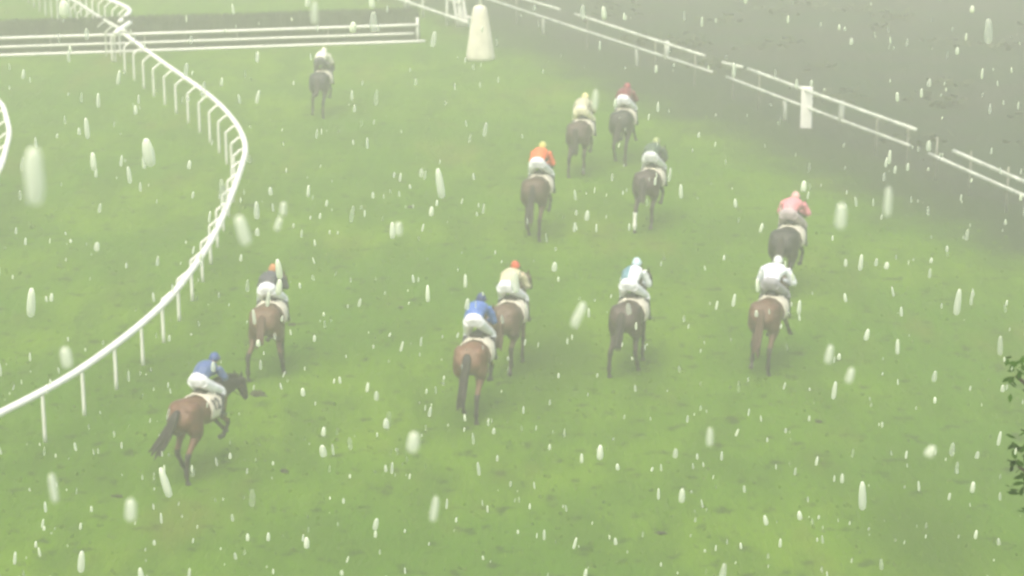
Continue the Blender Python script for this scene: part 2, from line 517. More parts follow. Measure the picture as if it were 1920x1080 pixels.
# wing of slats left of the cone ----------------------------------------------------
t = empty('fence_wing', at(868, 50))
for dx, lean, rr, y in ((-.22, -.22, .055, 0), (-.12, -.12, .05, .05), (0, -.2, .06, -.03), (.1, -.14, .05, .04), (.22, -.30, .055, 0)):
    bm = bmesh.new()
    tube(bm, [(dx, y, 0, rr), (dx + lean * .5, y, .8, rr), (dx + lean, y, 1.75, rr * .8)], n=8, sub=2)
    build('slat', bm, M['rail'], t)
bm = bmesh.new(); tube(bm, [(-.32, .1, .5, .05), (.0, .1, .45, .05), (.45, 0, .35, .05)], n=8, sub=2); build('brace', bm, M['rail'], t)
tag(t, 'small white wing of leaning slats just left of the pale cone', 'fence')
def two_rail(pl, pu, label):
    a, b = at(*pl[0], .45), at(*pl[1], .45); o3 = Vector((a.x, a.y, 0)); t = empty('post_and_rail_fence', o3)
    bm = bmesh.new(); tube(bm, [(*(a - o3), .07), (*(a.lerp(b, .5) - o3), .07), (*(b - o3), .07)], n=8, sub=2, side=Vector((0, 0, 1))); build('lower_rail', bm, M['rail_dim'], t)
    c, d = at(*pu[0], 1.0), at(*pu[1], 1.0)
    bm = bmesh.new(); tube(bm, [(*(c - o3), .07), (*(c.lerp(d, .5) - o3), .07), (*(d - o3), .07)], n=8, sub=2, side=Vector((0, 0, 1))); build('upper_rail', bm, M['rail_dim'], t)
    for k in (.05, .38, .55, .8):
        p = a.lerp(b, k) - o3; p.z = 0
        bm = bmesh.new(); rr = .16 if k == .38 else .05
        tube(bm, [(p.x, p.y + rr + .06, -.05, rr), (p.x, p.y + rr + .06, .5, rr), (p.x, p.y + rr + .06, 1.05, rr)], n=8, sub=1); build('post', bm, M['rail_dim'], t)
    tag(t, label, 'fence')
two_rail(((700, -18), (876, 42)), ((735, -40), (862, 6)), 'short hazy two-rail fence leading down to the slatted wing at the top centre')

# ------------------------------------------------------------------ horses
TR = [(0, -1.00, 1.34, .09, .13), (0, -.93, 1.30, .24, .24), (0, -.78, 1.27, .325, .315), (0, -.55, 1.28, .335, .315), (0, -.25, 1.23, .30, .30),
      (0, .08, 1.20, .30, .32), (0, .36, 1.22, .265, .35), (0, .60, 1.27, .225, .34), (0, .78, 1.28, .14, .24)]
HIND = {'push': [(-.64, .92), (-1.02, .55), (-1.10, .20), (-1.06, .03)],
        'under': [(-.48, .94), (-.70, .50), (-.50, .18), (-.38, .03)],
        'back': [(-.76, .88), (-1.24, .66), (-1.52, .42), (-1.60, .30)],
        'lift': [(-.52, .94), (-.86, .64), (-.86, .30), (-.97, .16)]}
FORE = {'stand': [(.45, .93), (.44, .52), (.38, .18), (.43, .03)],
        'reach': [(.52, .97), (.86, .68), (1.14, .44), (1.26, .36)],
        'fold': [(.50, .95), (.76, .72), (.52, .50), (.40, .54)],
        'back': [(.42, .92), (.26, .53), (.00, .30), (-.10, .33)]}

def seg_dist(p, a, b):
    ab = b - a; t = max(0, min(1, (p - a).dot(ab) / max(ab.length_squared, 1e-9)))
    return (p - a - ab * t).length

def horse(pix, yaw, label, coat, pose, hair, neck=(0.0, 0.0), sock=None, tail_swing=0.0, number=None, spread=0.0, tail_len=0.95, dark_points=True, scale=1.0, dark_front=False, tuck=0.0):
    """pix: pixel of the ground under the rump."""
    hl, hr, fl, fr = pose
    g = at(*pix)
    ray_yaw = math.atan2(g.x, g.y)
    yw = -(math.radians(yaw + 5) + ray_yaw)
    R = Matrix.Rotation(yw, 3, 'Z')
    origin = g - R @ Vector((0, -.82 * scale, 0))
    t = empty('race_horse', origin, yw)
    t.scale = (scale * 1.07, scale, scale)
    nx_, nz_ = neck
    bm = bmesh.new()
    tube(bm, TR, n=18, sub=4)
    # croup and withers bumps
    ball(bm, (-.14, -.66, 1.38), (.19, .27, .19)); ball(bm, (.14, -.66, 1.38), (.19, .27, .19))
    ball(bm, (0, .42, 1.50), (.09, .24, .12))
    poll = Vector((nx_ * 1.0, 1.36, 1.72 + nz_))
    muz = Vector((nx_ * 1.25, 1.80 - tuck, 1.36 + nz_ - tuck * .45))
    tube(bm, [(0, .45, 1.30, .19, .32), (nx_ * .2, .72, 1.42 + nz_ * .2, .135, .25), (nx_ * .6, 1.04, 1.57 + nz_ * .6, .095, .17), (nx_ * .95, 1.30, 1.68 + nz_, .08, .12)], n=12, sub=3)
    hd = muz - poll
    tube(bm, [(*(poll - hd * .08), .07, .08), (*(poll + hd * .12), .10, .125), (*(poll + hd * .38), .095, .12), (*(poll + hd * .68), .06, .08), (*(poll + hd * .92), .055, .065), (*(muz), .04, .045)], n=12, sub=3)
    for s in (-1, 1):
        e = poll + Vector((s * .06, -.03, .08))
        tube(bm, [(*e, .035, .02), (*(e + Vector((s * .015, -.02, .07))), .03, .016), (*(e + Vector((s * .01, -.04, .15))), .008, .006)], n=8, sub=2)
    low = []; hoofs = []; socks = []
    for s, key, i in ((-1, hl, 0), (1, hr, 1)):
        a = HIND[key]; x = s * (.19 + spread * .5); xo = s * (.19 + spread)
        tube(bm, [(s * .16, -.66, 1.28, .17, .27), (s * .19, -.70, 1.08, .155, .235), (x, a[0][0], a[0][1], .12, .165), (x, (a[0][0] + a[1][0]) / 2, (a[0][1] + a[1][1]) / 2, .058, .08),
                  (xo, a[1][0], a[1][1], .056, .072), (xo, (a[1][0] + a[2][0]) / 2, (a[1][1] + a[2][1]) / 2, .042, .048), (xo, a[2][0], a[2][1], .052, .054),
                  (xo, (a[2][0] + a[3][0]) / 2, (a[2][1] + a[3][1]) / 2, .034, .034), (xo, a[3][0], a[3][1], .055, .05), (xo, a[3][0] + .02, max(a[3][1] - .04, 0.0), .058, .058)], n=12, sub=3)
        k = [Vector((xo, q[0], q[1])) for q in a[1:]]
        low += [(k[0], k[1]), (k[1], k[2])]; hoofs.append(k[2])
        if sock == i: socks += [(k[0].lerp(k[1], .25), k[1]), (k[1], k[2])]
    for s, key in ((-1, fl), (1, fr)):
        a = FORE[key]; x = s * .15
        tube(bm, [(s * .12, .52, 1.26, .11, .2), (s * .15, .48, 1.10, .095, .15), (x, a[0][0], a[0][1], .065, .09), (x, (a[0][0] + a[1][0]) / 2, (a[0][1] + a[1][1]) / 2, .05, .055),
                  (x, a[1][0], a[1][1], .046, .05), (x, (a[1][0] + a[2][0]) / 2, (a[1][1] + a[2][1]) / 2, .038, .042), (x, a[2][0], a[2][1], .048, .05),
                  (x, (a[2][0] + a[3][0]) / 2, (a[2][1] + a[3][1]) / 2, .032, .032), (x, a[3][0], a[3][1], .055, .05), (x, a[3][0] + .02, max(a[3][1] - .04, 0.0), .058, .055)], n=12, sub=3)
        k = [Vector((x, q[0], q[1])) for q in a[1:]]
        low += [(k[0], k[1]), (k[1], k[2])]; hoofs.append(k[2])
    me = remeshed(bm, 0.02, 5)
    # materials: coat, black points, hoof, white sock
    idx = []
    for p in me.polygons:
        c = p.center; v = 0
        if dark_points and min(seg_dist(c, a_, b_) for a_, b_ in low) < .085: v = 1
        if (c - muz).length < .12 or (dark_front and c.y > .72 + .35 * (1.2 - c.z) and c.z > .95): v = 1
        if c.z < 1.0 and socks and min(seg_dist(c, a_, b_) for a_, b_ in socks) < .10: v = 3
        if min((c - h).length for h in hoofs) < .07: v = 2
        idx.append(v)
    me.polygons.foreach_set('material_index', idx)
    # slots have to exist before index survives
    o = bpy.data.objects.new('body', me)
    for m_ in (coat, M['hair_dark'], M['hoof'], M['rail']): me.materials.append(m_)
    me.polygons.foreach_set('material_index', idx)
    COL.objects.link(o); o.parent = t
    # tail of several locks
    bm = bmesh.new()
    rnd = random.Random(int(pix[0]))
    for k in range(7):
        dx = rnd.uniform(-.05, .05); l = tail_len * rnd.uniform(.75, 1.05); sw = tail_swing + rnd.uniform(-.07, .07); bk = rnd.uniform(.12, .3)
        tube(bm, [(dx * .3, -.97, 1.44, .03, .03), (dx, -1.09, 1.40, .045, .045), (dx + sw * .2, -1.17, 1.40 - l * .3, .05, .05),
                  (dx + sw * .55, -1.2 - bk * .3, 1.40 - l * .62, .05, .045), (dx + sw * .85, -1.2 - bk * .7, 1.40 - l * .85, .035, .03), (dx * 1.5 + sw, -1.2 - bk, 1.40 - l, .004, .004)], n=8, sub=2)
    build('tail', bm, hair, t)
    # mane: tufts along the crest
    bm = bmesh.new()
    for k in range(16):
        q = k / 15
        c = Vector((nx_ * q, .70 + .62 * q, 1.62 + .19 * q + nz_ * q + .03 * math.sin(q * 3.1)))
        s = -.05 - .03 * rnd.random()
        tube(bm, [(*c, .02, .035), (*(c + Vector((s, -.02, .0))), .018, .032), (*(c + Vector((s * 1.9, -.05, -.10 - .05 * rnd.random()))), .004, .006)], n=6, sub=2)
    build('mane', bm, hair, t)
    # number cloth following the barrel
    S = resample(TR, 4)
    def surf(y, ang, extra):
        for i in range(len(S) - 1):
            if S[i][1] <= y <= S[i + 1][1]:
                q = (y - S[i][1]) / (S[i + 1][1] - S[i][1]); v = [S[i][j] * (1 - q) + S[i + 1][j] * q for j in range(5)]; break
        return Vector(((v[3] + extra) * math.sin(ang), y, v[2] + (v[4] + extra) * math.cos(ang)))
    bm = bmesh.new(); rows = []
    NA, NY = 26, 12
    def yy(ang, q):   # cloth hangs back and widens on the flanks
        return -.19 - .08 * abs(math.sin(ang)) + q * (.42 + .05 * abs(math.sin(ang)))
    for layer in (.045, .022):
        g_ = []
        for i in range(NA + 1):
            ang = math.radians(-112 + 224 * i / NA)
            g_.append([bm.verts.new(surf(yy(ang, j / NY), ang, layer + (.05 * math.exp(-(ang / .5) ** 2) if True else 0) * (j / NY) + .006 * math.sin(i * 1.7 + j))) for j in range(NY + 1)])
        rows.append(g_)
    for i in range(NA):
        for j in range(NY):
            bm.faces.new((rows[0][i][j], rows[0][i + 1][j], rows[0][i + 1][j + 1], rows[0][i][j + 1]))
            bm.faces.new((rows[1][i][j], rows[1][i][j + 1], rows[1][i + 1][j + 1], rows[1][i + 1][j]))
    for j in range(NY):
        bm.faces.new((rows[0][0][j], rows[0][0][j + 1], rows[1][0][j + 1], rows[1][0][j])); bm.faces.new((rows[0][NA][j + 1], rows[0][NA][j], rows[1][NA][j], rows[1][NA][j + 1]))
    for i in range(NA):
        bm.faces.new((rows[0][i + 1][0], rows[0][i][0], rows[1][i][0], rows[1][i + 1][0])); bm.faces.new((rows[0][i][NY], rows[0][i + 1][NY], rows[1][i + 1][NY], rows[1][i][NY]))
    cloth = build('number_cloth', bm, M['white_cloth'], t)
    if number:
        cu = bpy.data.curves.new('number', 'FONT'); cu.body = number; cu.size = .27; cu.align_x = 'CENTER'; cu.align_y = 'CENTER'; cu.offset = .012
        to = bpy.data.objects.new('number', cu); COL.objects.link(to)
        bpy.context.view_layer.update()
        tm = bpy.data.meshes.new_from_object(to.evaluated_get(bpy.context.evaluated_depsgraph_get()))
        bpy.data.objects.remove(to)
        b2 = bmesh.new(); b2.from_mesh(tm)
        bmesh.ops.triangulate(b2, faces=b2.faces)
        bmesh.ops.subdivide_edges(b2, edges=b2.edges, cuts=2)
        for v in b2.verts:
            x_, z_ = v.co.x, v.co.y
            ang = math.radians(66) - z_ / .33
            v.co = surf(-.06 + x_, ang, .066)
        build('number', b2, M['number'], cloth, smooth=False)
        bpy.data.meshes.remove(tm)
    # saddle and girth
    bm = bmesh.new()
    tube(bm, [(0, -.14, 1.585, .10, .025), (0, -.05, 1.575, .15, .03), (0, .12, 1.585, .13, .035), (0, .26, 1.63, .07, .04), (0, .31, 1.66, .03, .02)], n=12, sub=2)
    for s in (-1, 1):
        tube(bm, [(s * .12, .14, 1.56, .03, .12), (s * .25, .18, 1.42, .02, .13), (s * .31, .2, 1.22, .012, .10)], n=8, sub=2, side=Vector((1, 0, 0)))
        tube(bm, [(s * .31, .24, 1.3, .012, .02), (s * .33, .26, 1.12, .012, .02), (s * .33, .27, .99, .012, .02)], n=6, sub=1)
    build('saddle', bm, M['leather'], t)
    bm = bmesh.new()
    ring = [surf(.30, math.radians(k * 10), .012) for k in range(9, 28)]
    tube(bm, [(*p, .045, .008) for p in ring], n=6, sub=1, side=Vector((0, 1, 0)))
    build('girth', bm, M['leather'], t)
    # bridle and reins
    bm = bmesh.new()
    hdn = hd.normalized(); upv = Vector((1, 0, 0)).cross(hdn).normalized()
    for q, rx, rz in ((.14, .112, .137), (.70, .068, .088)):
        c = poll + hd * q
        loop = [c + Vector((1, 0, 0)) * (rx * math.cos(a * math.pi / 8)) + upv * (rz * math.sin(a * math.pi / 8)) for a in range(17)]
        tube(bm, [(*p, .009, .012) for p in loop], n=5, sub=1)
    for s in (-1, 1):
        a_ = poll + hd * .14 + Vector((s * .112, 0, 0)); b_ = poll + hd * .82 + Vector((s * .066, 0, -.01))
        tube(bm, [(*a_, .01, .01), (*a_.lerp(b_, .5), .01, .01), (*b_, .01, .01)], n=5, sub=1)
    br = build('bridle', bm, M['leather'], t)
    bm = bmesh.new()
    for s in (-1, 1):
        b_ = poll + hd * .84 + Vector((s * .07, 0, -.02))
        h_ = Vector((s * .07, .80, 1.70))
        tube(bm, [(*b_, .008, .01), (*(b_.lerp(h_, .5) + Vector((s * .05, 0, -.03))), .008, .01), (*h_, .008, .01)], n=5, sub=3)
    build('reins', bm, M['leather'], t)
    tag(t, label, 'horse', 'race horses galloping up the track')
    return t

# ------------------------------------------------------------------ jockeys
def jockey(h, label, jacket, breeches, cap, lift=0.0, lean=0.0, back=0.0, jacket2=None, head_turn=0.0, width=1.0):
    """h: the horse. lift: how high he stands in the stirrups; back: torso raised."""
    SO = Vector((0, .1, 1.58))
    t = empty('person', h.matrix_basis @ SO, h.rotation_euler.z)
    t.scale = h.scale
    def L3(x, y, z): return Vector((x, y, z)) - SO
    H = L3(lean, -.10, 1.80 + lift)
    S = L3(lean * .6, .40 - back * .22, 1.97 + lift * .8 + back)
    D = S - H
    def lp(q, up=0.0): return H + D * q + Vector((0, 0, up))
    hips = [(*lp(-.14), .10, .08), (*lp(-.04), .165, .125), (*lp(.12, .01), .165, .13), (*lp(.32, .02), .14, .115)]
    tors = [(*lp(.22, .02), .145, .12), (*lp(.45, .045), .15, .125), (*lp(.7, .045), .17, .125), (*lp(.92, .02), .165, .105), (*lp(1.05, .01), .10, .075)]
    C = S + Vector((head_turn * .05, .20 - back * .1, .12 + back * .15))
    hands = [L3(-.075, .80, 1.71), L3(.075, .80, 1.71)]
    def arm(s, e=0.0):
        sh = S + Vector((s * .17 * width, -.03, 0.0)); el = L3(s * .27 * width + lean * .3, .46, 1.73 + lift * .4); wr = hands[0 if s < 0 else 1] + Vector((s * .005, -.06, .01))
        return [(*sh, .062 + e, .062 + e), (*sh.lerp(el, .5), .05 + e * 1.3, .05 + e * 1.3), (*el, .043 + e, .043 + e), (*el.lerp(wr, .45), .04 + e, .04 + e), (*wr, .028 + e * .6, .026 + e * .6)]
    def leg(s, e=0.0, end=False):
        hp = H + Vector((s * .095, .02, -.02)); kn = L3(s * .245 + lean * .4, .36, 1.50 + lift * .3); an = L3(s * .325, .12, 1.12)
        p = [(*hp, .105 + e, .105 + e), (*hp.lerp(kn, .5), .088 + e, .09 + e), (*kn, .062 + e, .065 + e)]
        q = kn.lerp(an, .22)
        p += [(*q, .055 + e, .06 + e)]
        if not end: p += [(*kn.lerp(an, .5), .05, .056), (*an, .036, .04)]
        return p, kn, an
    # body
    bm = bmesh.new()
    tube(bm, hips, n=14, sub=3); tube(bm, tors, n=14, sub=3)
    tube(bm, [(*(S + Vector((0, 0, 0))), .065, .06), (*S.lerp(C, .5), .052, .052), (*(C + Vector((0, -.03, -.04))), .055, .055)], n=10, sub=2)
    ball(bm, C, (.075, .097, .108)); ball(bm, C + Vector((0, .045, -.075)), (.048, .05, .045))
    ball(bm, C + Vector((0, .098, -.02)), (.014, .022, .022))          # nose
    for s in (-1, 1):
        ball(bm, C + Vector((s * .077, 0, -.01)), (.012, .02, .03), 8, 6)
        tube(bm, arm(s), n=10, sub=3)
        p, kn, an = leg(s)
        tube(bm, p, n=12, sub=3)
        tube(bm, [(*(an + Vector((0, -.05, -.02))), .03, .035), (*(an + Vector((0, .05, -.05))), .036, .034), (*(an + Vector((0, .16, -.065))), .038, .022), (*(an + Vector((0, .20, -.07))), .02, .014)], n=8, sub=2)
        hc = hands[0 if s < 0 else 1]
        tube(bm, [(*(hc + Vector((s * .003, -.065, .01))), .022, .028), (*(hc + Vector((0, -.02, .005))), .02, .038), (*(hc + Vector((0, .02, 0))), .018, .036)], n=8, sub=2)
        for f_ in range(4):
            l = (.9, 1.0, .95, .78)[f_]; zz = .028 - f_ * .019
            b_ = hc + Vector((0, .018, zz))
            tube(bm, [(*b_, .0085), (*(b_ + Vector((-s * .004, .030 * l, 0))), .0085), (*(b_ + Vector((-s * .026 * l, .042 * l, -.002))), .008), (*(b_ + Vector((-s * .042 * l, .024 * l, -.003))), .0075)], n=6, sub=2)
        b_ = hc + Vector((-s * .012, -.02, .035))
        tube(bm, [(*b_, .011), (*(b_ + Vector((-s * .016, .022, .014))), .0105), (*(b_ + Vector((-s * .02, .048, .010))), .009)], n=6, sub=2)
    me = remeshed(bm, 0.0085, 2)
    obj_from('body', me, [M['skin']], t)
    # jacket
    bm = bmesh.new()
    e = .022
    tube(bm, [(*lp(.16, .015), .163, .14), (*lp(.24, .03), .172, .148), (*lp(.42, .06), .178, .155), (*lp(.7, .06), .195 * width, .152), (*lp(.93, .03), .185 * width, .128), (*lp(1.08, .02), .10, .08), (*lp(1.14, .03), .066, .06)], n=16, sub=3)
    for s in (-1, 1): tube(bm, arm(s, e), n=12, sub=3)
    me = remeshed(bm, 0.014, 3)
    for v in me.vertices:
        nz = noise.noise(v.co * 14 + Vector((h.location.x, 0, 0))); v.co += v.normal * (nz * .012 + noise.noise(Vector((v.co.x * 9, v.co.y * 30, v.co.z * 30))) * .007)
    mats = [jacket]
    if jacket2:
        mats.append(jacket2)
    o = obj_from('jacket', me, mats, t)
    if jacket2: me.polygons.foreach_set('material_index', [1 if p.center.x < lean - .01 else 0 for p in me.polygons])
    # breeches
    bm = bmesh.new()
    tube(bm, [(*lp(-.16), .10, .085), (*lp(-.05), .182, .142), (*lp(.1, .01), .182, .146), (*lp(.26, .02), .152, .13)], n=14, sub=3)
    for s in (-1, 1): tube(bm, leg(s, .014, True)[0], n=12, sub=3)
    me = remeshed(bm, 0.014, 3)
    for v in me.vertices: v.co += v.normal * noise.noise(v.co * 16) * .006
    obj_from('breeches', me, [breeches], t)
    for s in (-1, 1):
        _, kn, an = leg(s)
        bm = bmesh.new()
        tube(bm, [(*kn.lerp(an, .18), .066, .07), (*kn.lerp(an, .5), .06, .066), (*an, .046, .05), (*(an + Vector((0, .0, -.035))), .042, .05), (*(an + Vector((0, .08, -.055))), .045, .04), (*(an + Vector((0, .18, -.07))), .043, .028), (*(an + Vector((0, .225, -.075))), .02, .015)], n=10, sub=2)
        build('boot', bm, M['boot'], t)
    # cap over the skull, with peak and pompom
    bm = bmesh.new()
    rings = []
    for i in range(9):
        a = math.pi / 2 * i / 8 * 1.0
        z_ = -.02 + .145 * math.sin(a); r_ = math.cos(a) if i < 8 else .02
        rings.append([bm.verts.new(C + Vector((.100 * r_ * math.cos(k * math.pi / 10), .122 * r_ * math.sin(k * math.pi / 10) - .005, z_ + (.0 if i else -.02 * (1 if math.sin(k * math.pi / 10) < 0 else 0))))) for k in range(20)])
    for i in range(8):
        for k in range(20): bm.faces.new((rings[i][k], rings[i][(k + 1) % 20], rings[i + 1][(k + 1) % 20], rings[i + 1][k]))
    bm.faces.new(rings[-1]); bm.faces.new(list(reversed(rings[0])))
    tube(bm, [(*(C + Vector((0, .09, .0))), .075, .012), (*(C + Vector((0, .15, -.008))), .07, .008), (*(C + Vector((0, .175, -.014))), .03, .005)], n=10, sub=2)
    build('cap', bm, cap, t)
    bm = bmesh.new()
    tube(bm, [(*(C + Vector((.1 * math.cos(k * math.pi / 8), .112 * math.sin(k * math.pi / 8), -.022))), .012, .02) for k in range(-1, 10)], n=6, sub=2, side=Vector((0, 0, 1)))
    build('goggles', bm, M['goggles'], t)
    return tag(t, label, 'person', 'jockeys riding in the race')

def coat(name, c, c2=None):
    c = tuple(q_ * .58 for q_ in c); c2 = tuple(q_ * .62 for q_ in c2) if c2 else None
    return mat('coat_' + name, c, 0.5, 0.25, 2.6, color2=c2, spec=0.35)
def silk(name, c, rough=0.45): return mat('silk_' + name, [q_ * .95 for q_ in c], rough, 0.14, 7)
BR = silk('white_breeches', (.78, .80, .80)); BRC = silk('cream_breeches', (.80, .76, .52)); BRG = silk('grey_breeches', (.30, .30, .31))

# near left, turned to the right
h = horse((346, 900), 24, 'reddish bay horse turned right beside the near rail with a numbered white cloth', coat('red_bay', (.19, .085, .042)), ('under', 'push', 'reach', 'fold'), M['hair_dark'],
          neck=(0.12, -.28), dark_front=True, tuck=.24, scale=.93, tail_swing=-.30, number='12', tail_len=.85)
jockey(h, 'jockey in slate blue jacket and cap leaning right on the nearest left horse', silk('slate_blue', (.075, .12, .26)), BR, silk('blue_cap', (.05, .09, .24)), lift=.0, lean=-.02, back=-.01)
h = horse((498, 710), 6, 'light brown horse galloping alone near the bend with hind legs wide apart', coat('light_brown', (.19, .11, .06)), ('push', 'under', 'fold', 'stand'), M['hair_bay'], spread=.12, tail_len=.55, scale=.95)
jockey(h, 'jockey in dark grey jacket and orange cap on the lone light brown horse', silk('charcoal', (.07, .07, .08)), BR, silk('orange_cap', (.50, .22, .08)), lift=.02, lean=-.05)
h = horse((880, 788), 7, 'glossy chestnut bay horse nearest in the centre with dark tail hanging down', coat('chestnut_bay', (.20, .085, .04), (.30, .16, .09)), ('under', 'push', 'reach', 'fold'), M['hair_dark'], tail_swing=-.05, tail_len=1.0, scale=.95)
jockey(h, 'jockey in bright blue jacket and navy cap standing high above white breeches', silk('bright_blue', (.08, .16, .42)), BR, silk('navy_cap', (.03, .05, .15)), lift=.12, lean=-.05, back=.03)
h = horse((942, 708), 9, 'dusty bay horse just behind the shoulder of the central chestnut one', coat('dusty_bay', (.18, .115, .075)), ('push', 'lift', 'reach', 'stand'), M['hair_bay'], tail_len=.6, scale=.95)
jockey(h, 'jockey in cream jacket and red cap beside the blue jacketed rider', silk('cream', (.55, .52, .33)), BR, silk('red_cap', (.55, .10, .04)), lift=.05, lean=-.08, back=.03)
h = horse((1168, 704), 8, 'dark brown horse right of centre with slim dark hind legs', coat('dark_brown', (.085, .058, .045)), ('push', 'under', 'reach', 'stand'), M['hair_dark'], spread=.04, tail_len=.7, scale=.95)
jockey(h, 'jockey in half white half teal jacket with pale blue cap', silk('white', (.80, .84, .82)), BR, silk('pale_blue_cap', (.55, .72, .76)), lift=.05, lean=-.06, back=.06, jacket2=silk('teal', (.13, .26, .30)))
h = horse((1428, 698), 8, 'mid brown horse on the right carrying the rider all in white', coat('mid_brown', (.17, .09, .052)), ('lift', 'push', 'fold', 'reach'), M['hair_bay'], tail_len=.9, scale=.95)
jockey(h, 'jockey in billowing white jacket and white cap with grey breeches', silk('billow_white', (.90, .94, 1.0)), BRG, silk('white_cap', (.75, .80, .72)), lift=.03, lean=-.03, back=.07, width=1.35)
h = horse((1464, 556), 7, 'near black horse farthest right, partly behind the white jacketed rider', coat('near_black', (.035, .032, .03)), ('lift', 'push', 'reach', 'fold'), M['hair_dark'], tail_len=.6)
jockey(h, 'jockey in pink jacket and pale pink cap on the near black horse', silk('pink', (.72, .28, .30)), silk('pinkish_grey', (.45, .38, .38)), silk('rose_cap', (.70, .40, .36)), lift=.02, lean=-.03, back=.0, width=1.2)
h = horse((1208, 434), 7, 'dark horse with one long white sock on its left hind leg', coat('liver', (.075, .052, .048)), ('push', 'lift', 'reach', 'fold'), M['hair_dark'], sock=0, tail_len=.5)
jockey(h, 'jockey with olive cap, dark jacket and pale grey breeches', silk('dull_green', (.08, .12, .08)), silk('pale_grey', (.62, .66, .62)), silk('olive_cap', (.32, .38, .16)), lift=.04, lean=-.02)
h = horse((1000, 449), 6, 'brown horse in midfield under the orange jacketed rider', coat('brown', (.11, .065, .04)), ('under', 'push', 'reach', 'fold'), M['hair_dark'], tail_len=.95)
jockey(h, 'jockey in bright orange jacket and yellow green cap', silk('orange', (.80, .16, .05)), BR, silk('lime_cap', (.55, .55, .15)), lift=.06, lean=-.04, back=.04)
h = horse((1082, 331), 5, 'hazy brown horse far up the track under the yellow capped rider', coat('umber', (.10, .065, .05)), ('push', 'lift', 'reach', 'fold'), M['hair_dark'], tail_len=.7)
jockey(h, 'jockey in pale buff jacket and yellow cap far up the track', silk('yellow', (.50, .48, .32)), BRC, silk('yellow_cap', (.75, .68, .30)), lift=.02, lean=-.03)
h = horse((1162, 308), 4, 'hazy dark horse leading the right group nearest the boundary rail', coat('slate_black', (.045, .045, .04)), ('under', 'push', 'fold', 'reach'), M['hair_dark'], tail_len=.7)
jockey(h, 'jockey in dark red jacket and cap with round white breeches', silk('dark_red', (.17, .03, .045)), BR, silk('maroon_cap', (.30, .05, .07)), lift=.02, lean=-.03)
h = horse((598, 220), 6, 'hazy grey black horse far off alone below the brush fence', coat('charcoal', (.035, .034, .04)), ('lift', 'push', 'reach', 'fold'), M['hair_dark'], neck=(.05, -.1), tail_len=.6, scale=.93)
jockey(h, 'jockey in whitish jacket and cap with dark breeches on the farthest horse', silk('whitish', (.80, .80, .62)), silk('dark_grey', (.10, .10, .11)), silk('bright_cap', (.85, .85, .66)), lift=.10, lean=-.06)

# ------------------------------------------------------------------ turf clods
rnd = random.Random(11)
def clod(px, py, r, z, label):
    p = at(px, py, z)
    bm = bmesh.new()
    bmesh.ops.create_icosphere(bm, subdivisions=3, radius=1)
    for q_ in range(3):
        bmesh.ops.create_icosphere(bm, subdivisions=2, radius=rnd.uniform(.25, .55), matrix=Matrix.Translation((rnd.uniform(-1.8, 1.8), rnd.uniform(-1.8, 1.8), rnd.uniform(-.2, .4))))
    sd = rnd.random() * 50
    for v in bm.verts:
        v.co = v.co * (1 + .45 * noise.noise(v.co * 1.6 + Vector((sd, 0, 0)))); v.co.x *= r * 1.4; v.co.y *= r; v.co.z *= r * .55
    o = build('turf_clod', bm, M['clod'], None); o.location = p
    tag(o, label, 'turf clod', 'clods of turf cut up by the hooves')
clod(482, 738, .10, .25, 'dark clod of turf flying up just ahead of the nearest left horse')
clod(532, 882, .05, .03, 'flat dark divot on the grass right of the nearest left horse')
clod(752, 576, .04, .02, 'small dark divot left of the cream jacketed rider')
clod(548, 608, .06, .02, 'tiny divot right of the lone light brown horse')
clod(770, 388, .06, .02, 'tiny dark divot far left of the orange jacketed rider')
clod(222, 930, .05, .02, 'dark divot on the grass below the near rail posts')
clod(1535, 790, .045, .02, 'dark divot on open grass at the lower right')
clod(1240, 999, .05, .02, 'dark divot on the grass near the bottom edge')

# ------------------------------------------------------------------ short tussocks of grass
def tussocks():
    bm = bmesh.new(); rnd = random.Random(3)
    for _ in range(5000):
        y = rnd.uniform(34, 62) if rnd.random() < .8 else rnd.uniform(62, 110)
        x = rnd.uniform(-.26, .26) * y
        if FN.dot(Vector((x, y, 0))) - FOFF > -1.5: continue
        if noise.noise(Vector((x * .6, y * .3, 0))) < rnd.uniform(-.4, .4): continue
        for k in range(3):
            a = rnd.uniform(0, 6.283); l = rnd.uniform(.03, .085); w_ = rnd.uniform(.010, .022)
            b_ = Vector((x + rnd.uniform(-.04, .04), y + rnd.uniform(-.04, .04), 0)); s = Vector((math.cos(a), math.sin(a), 0)) * w_
            tp = b_ + Vector((rnd.uniform(-.05, .05), rnd.uniform(-.05, .05), l))
            bm.faces.new([bm.verts.new(b_ - s), bm.verts.new(b_ + s), bm.verts.new(tp)])
    tag(build('grass_blades', bm, mat('grass_blade', (.085, .16, .003), .9, .25, 1.2), None, smooth=False), 'longer tufts of wet grass scattered over the track', 'grass', kind='stuff')
tussocks()

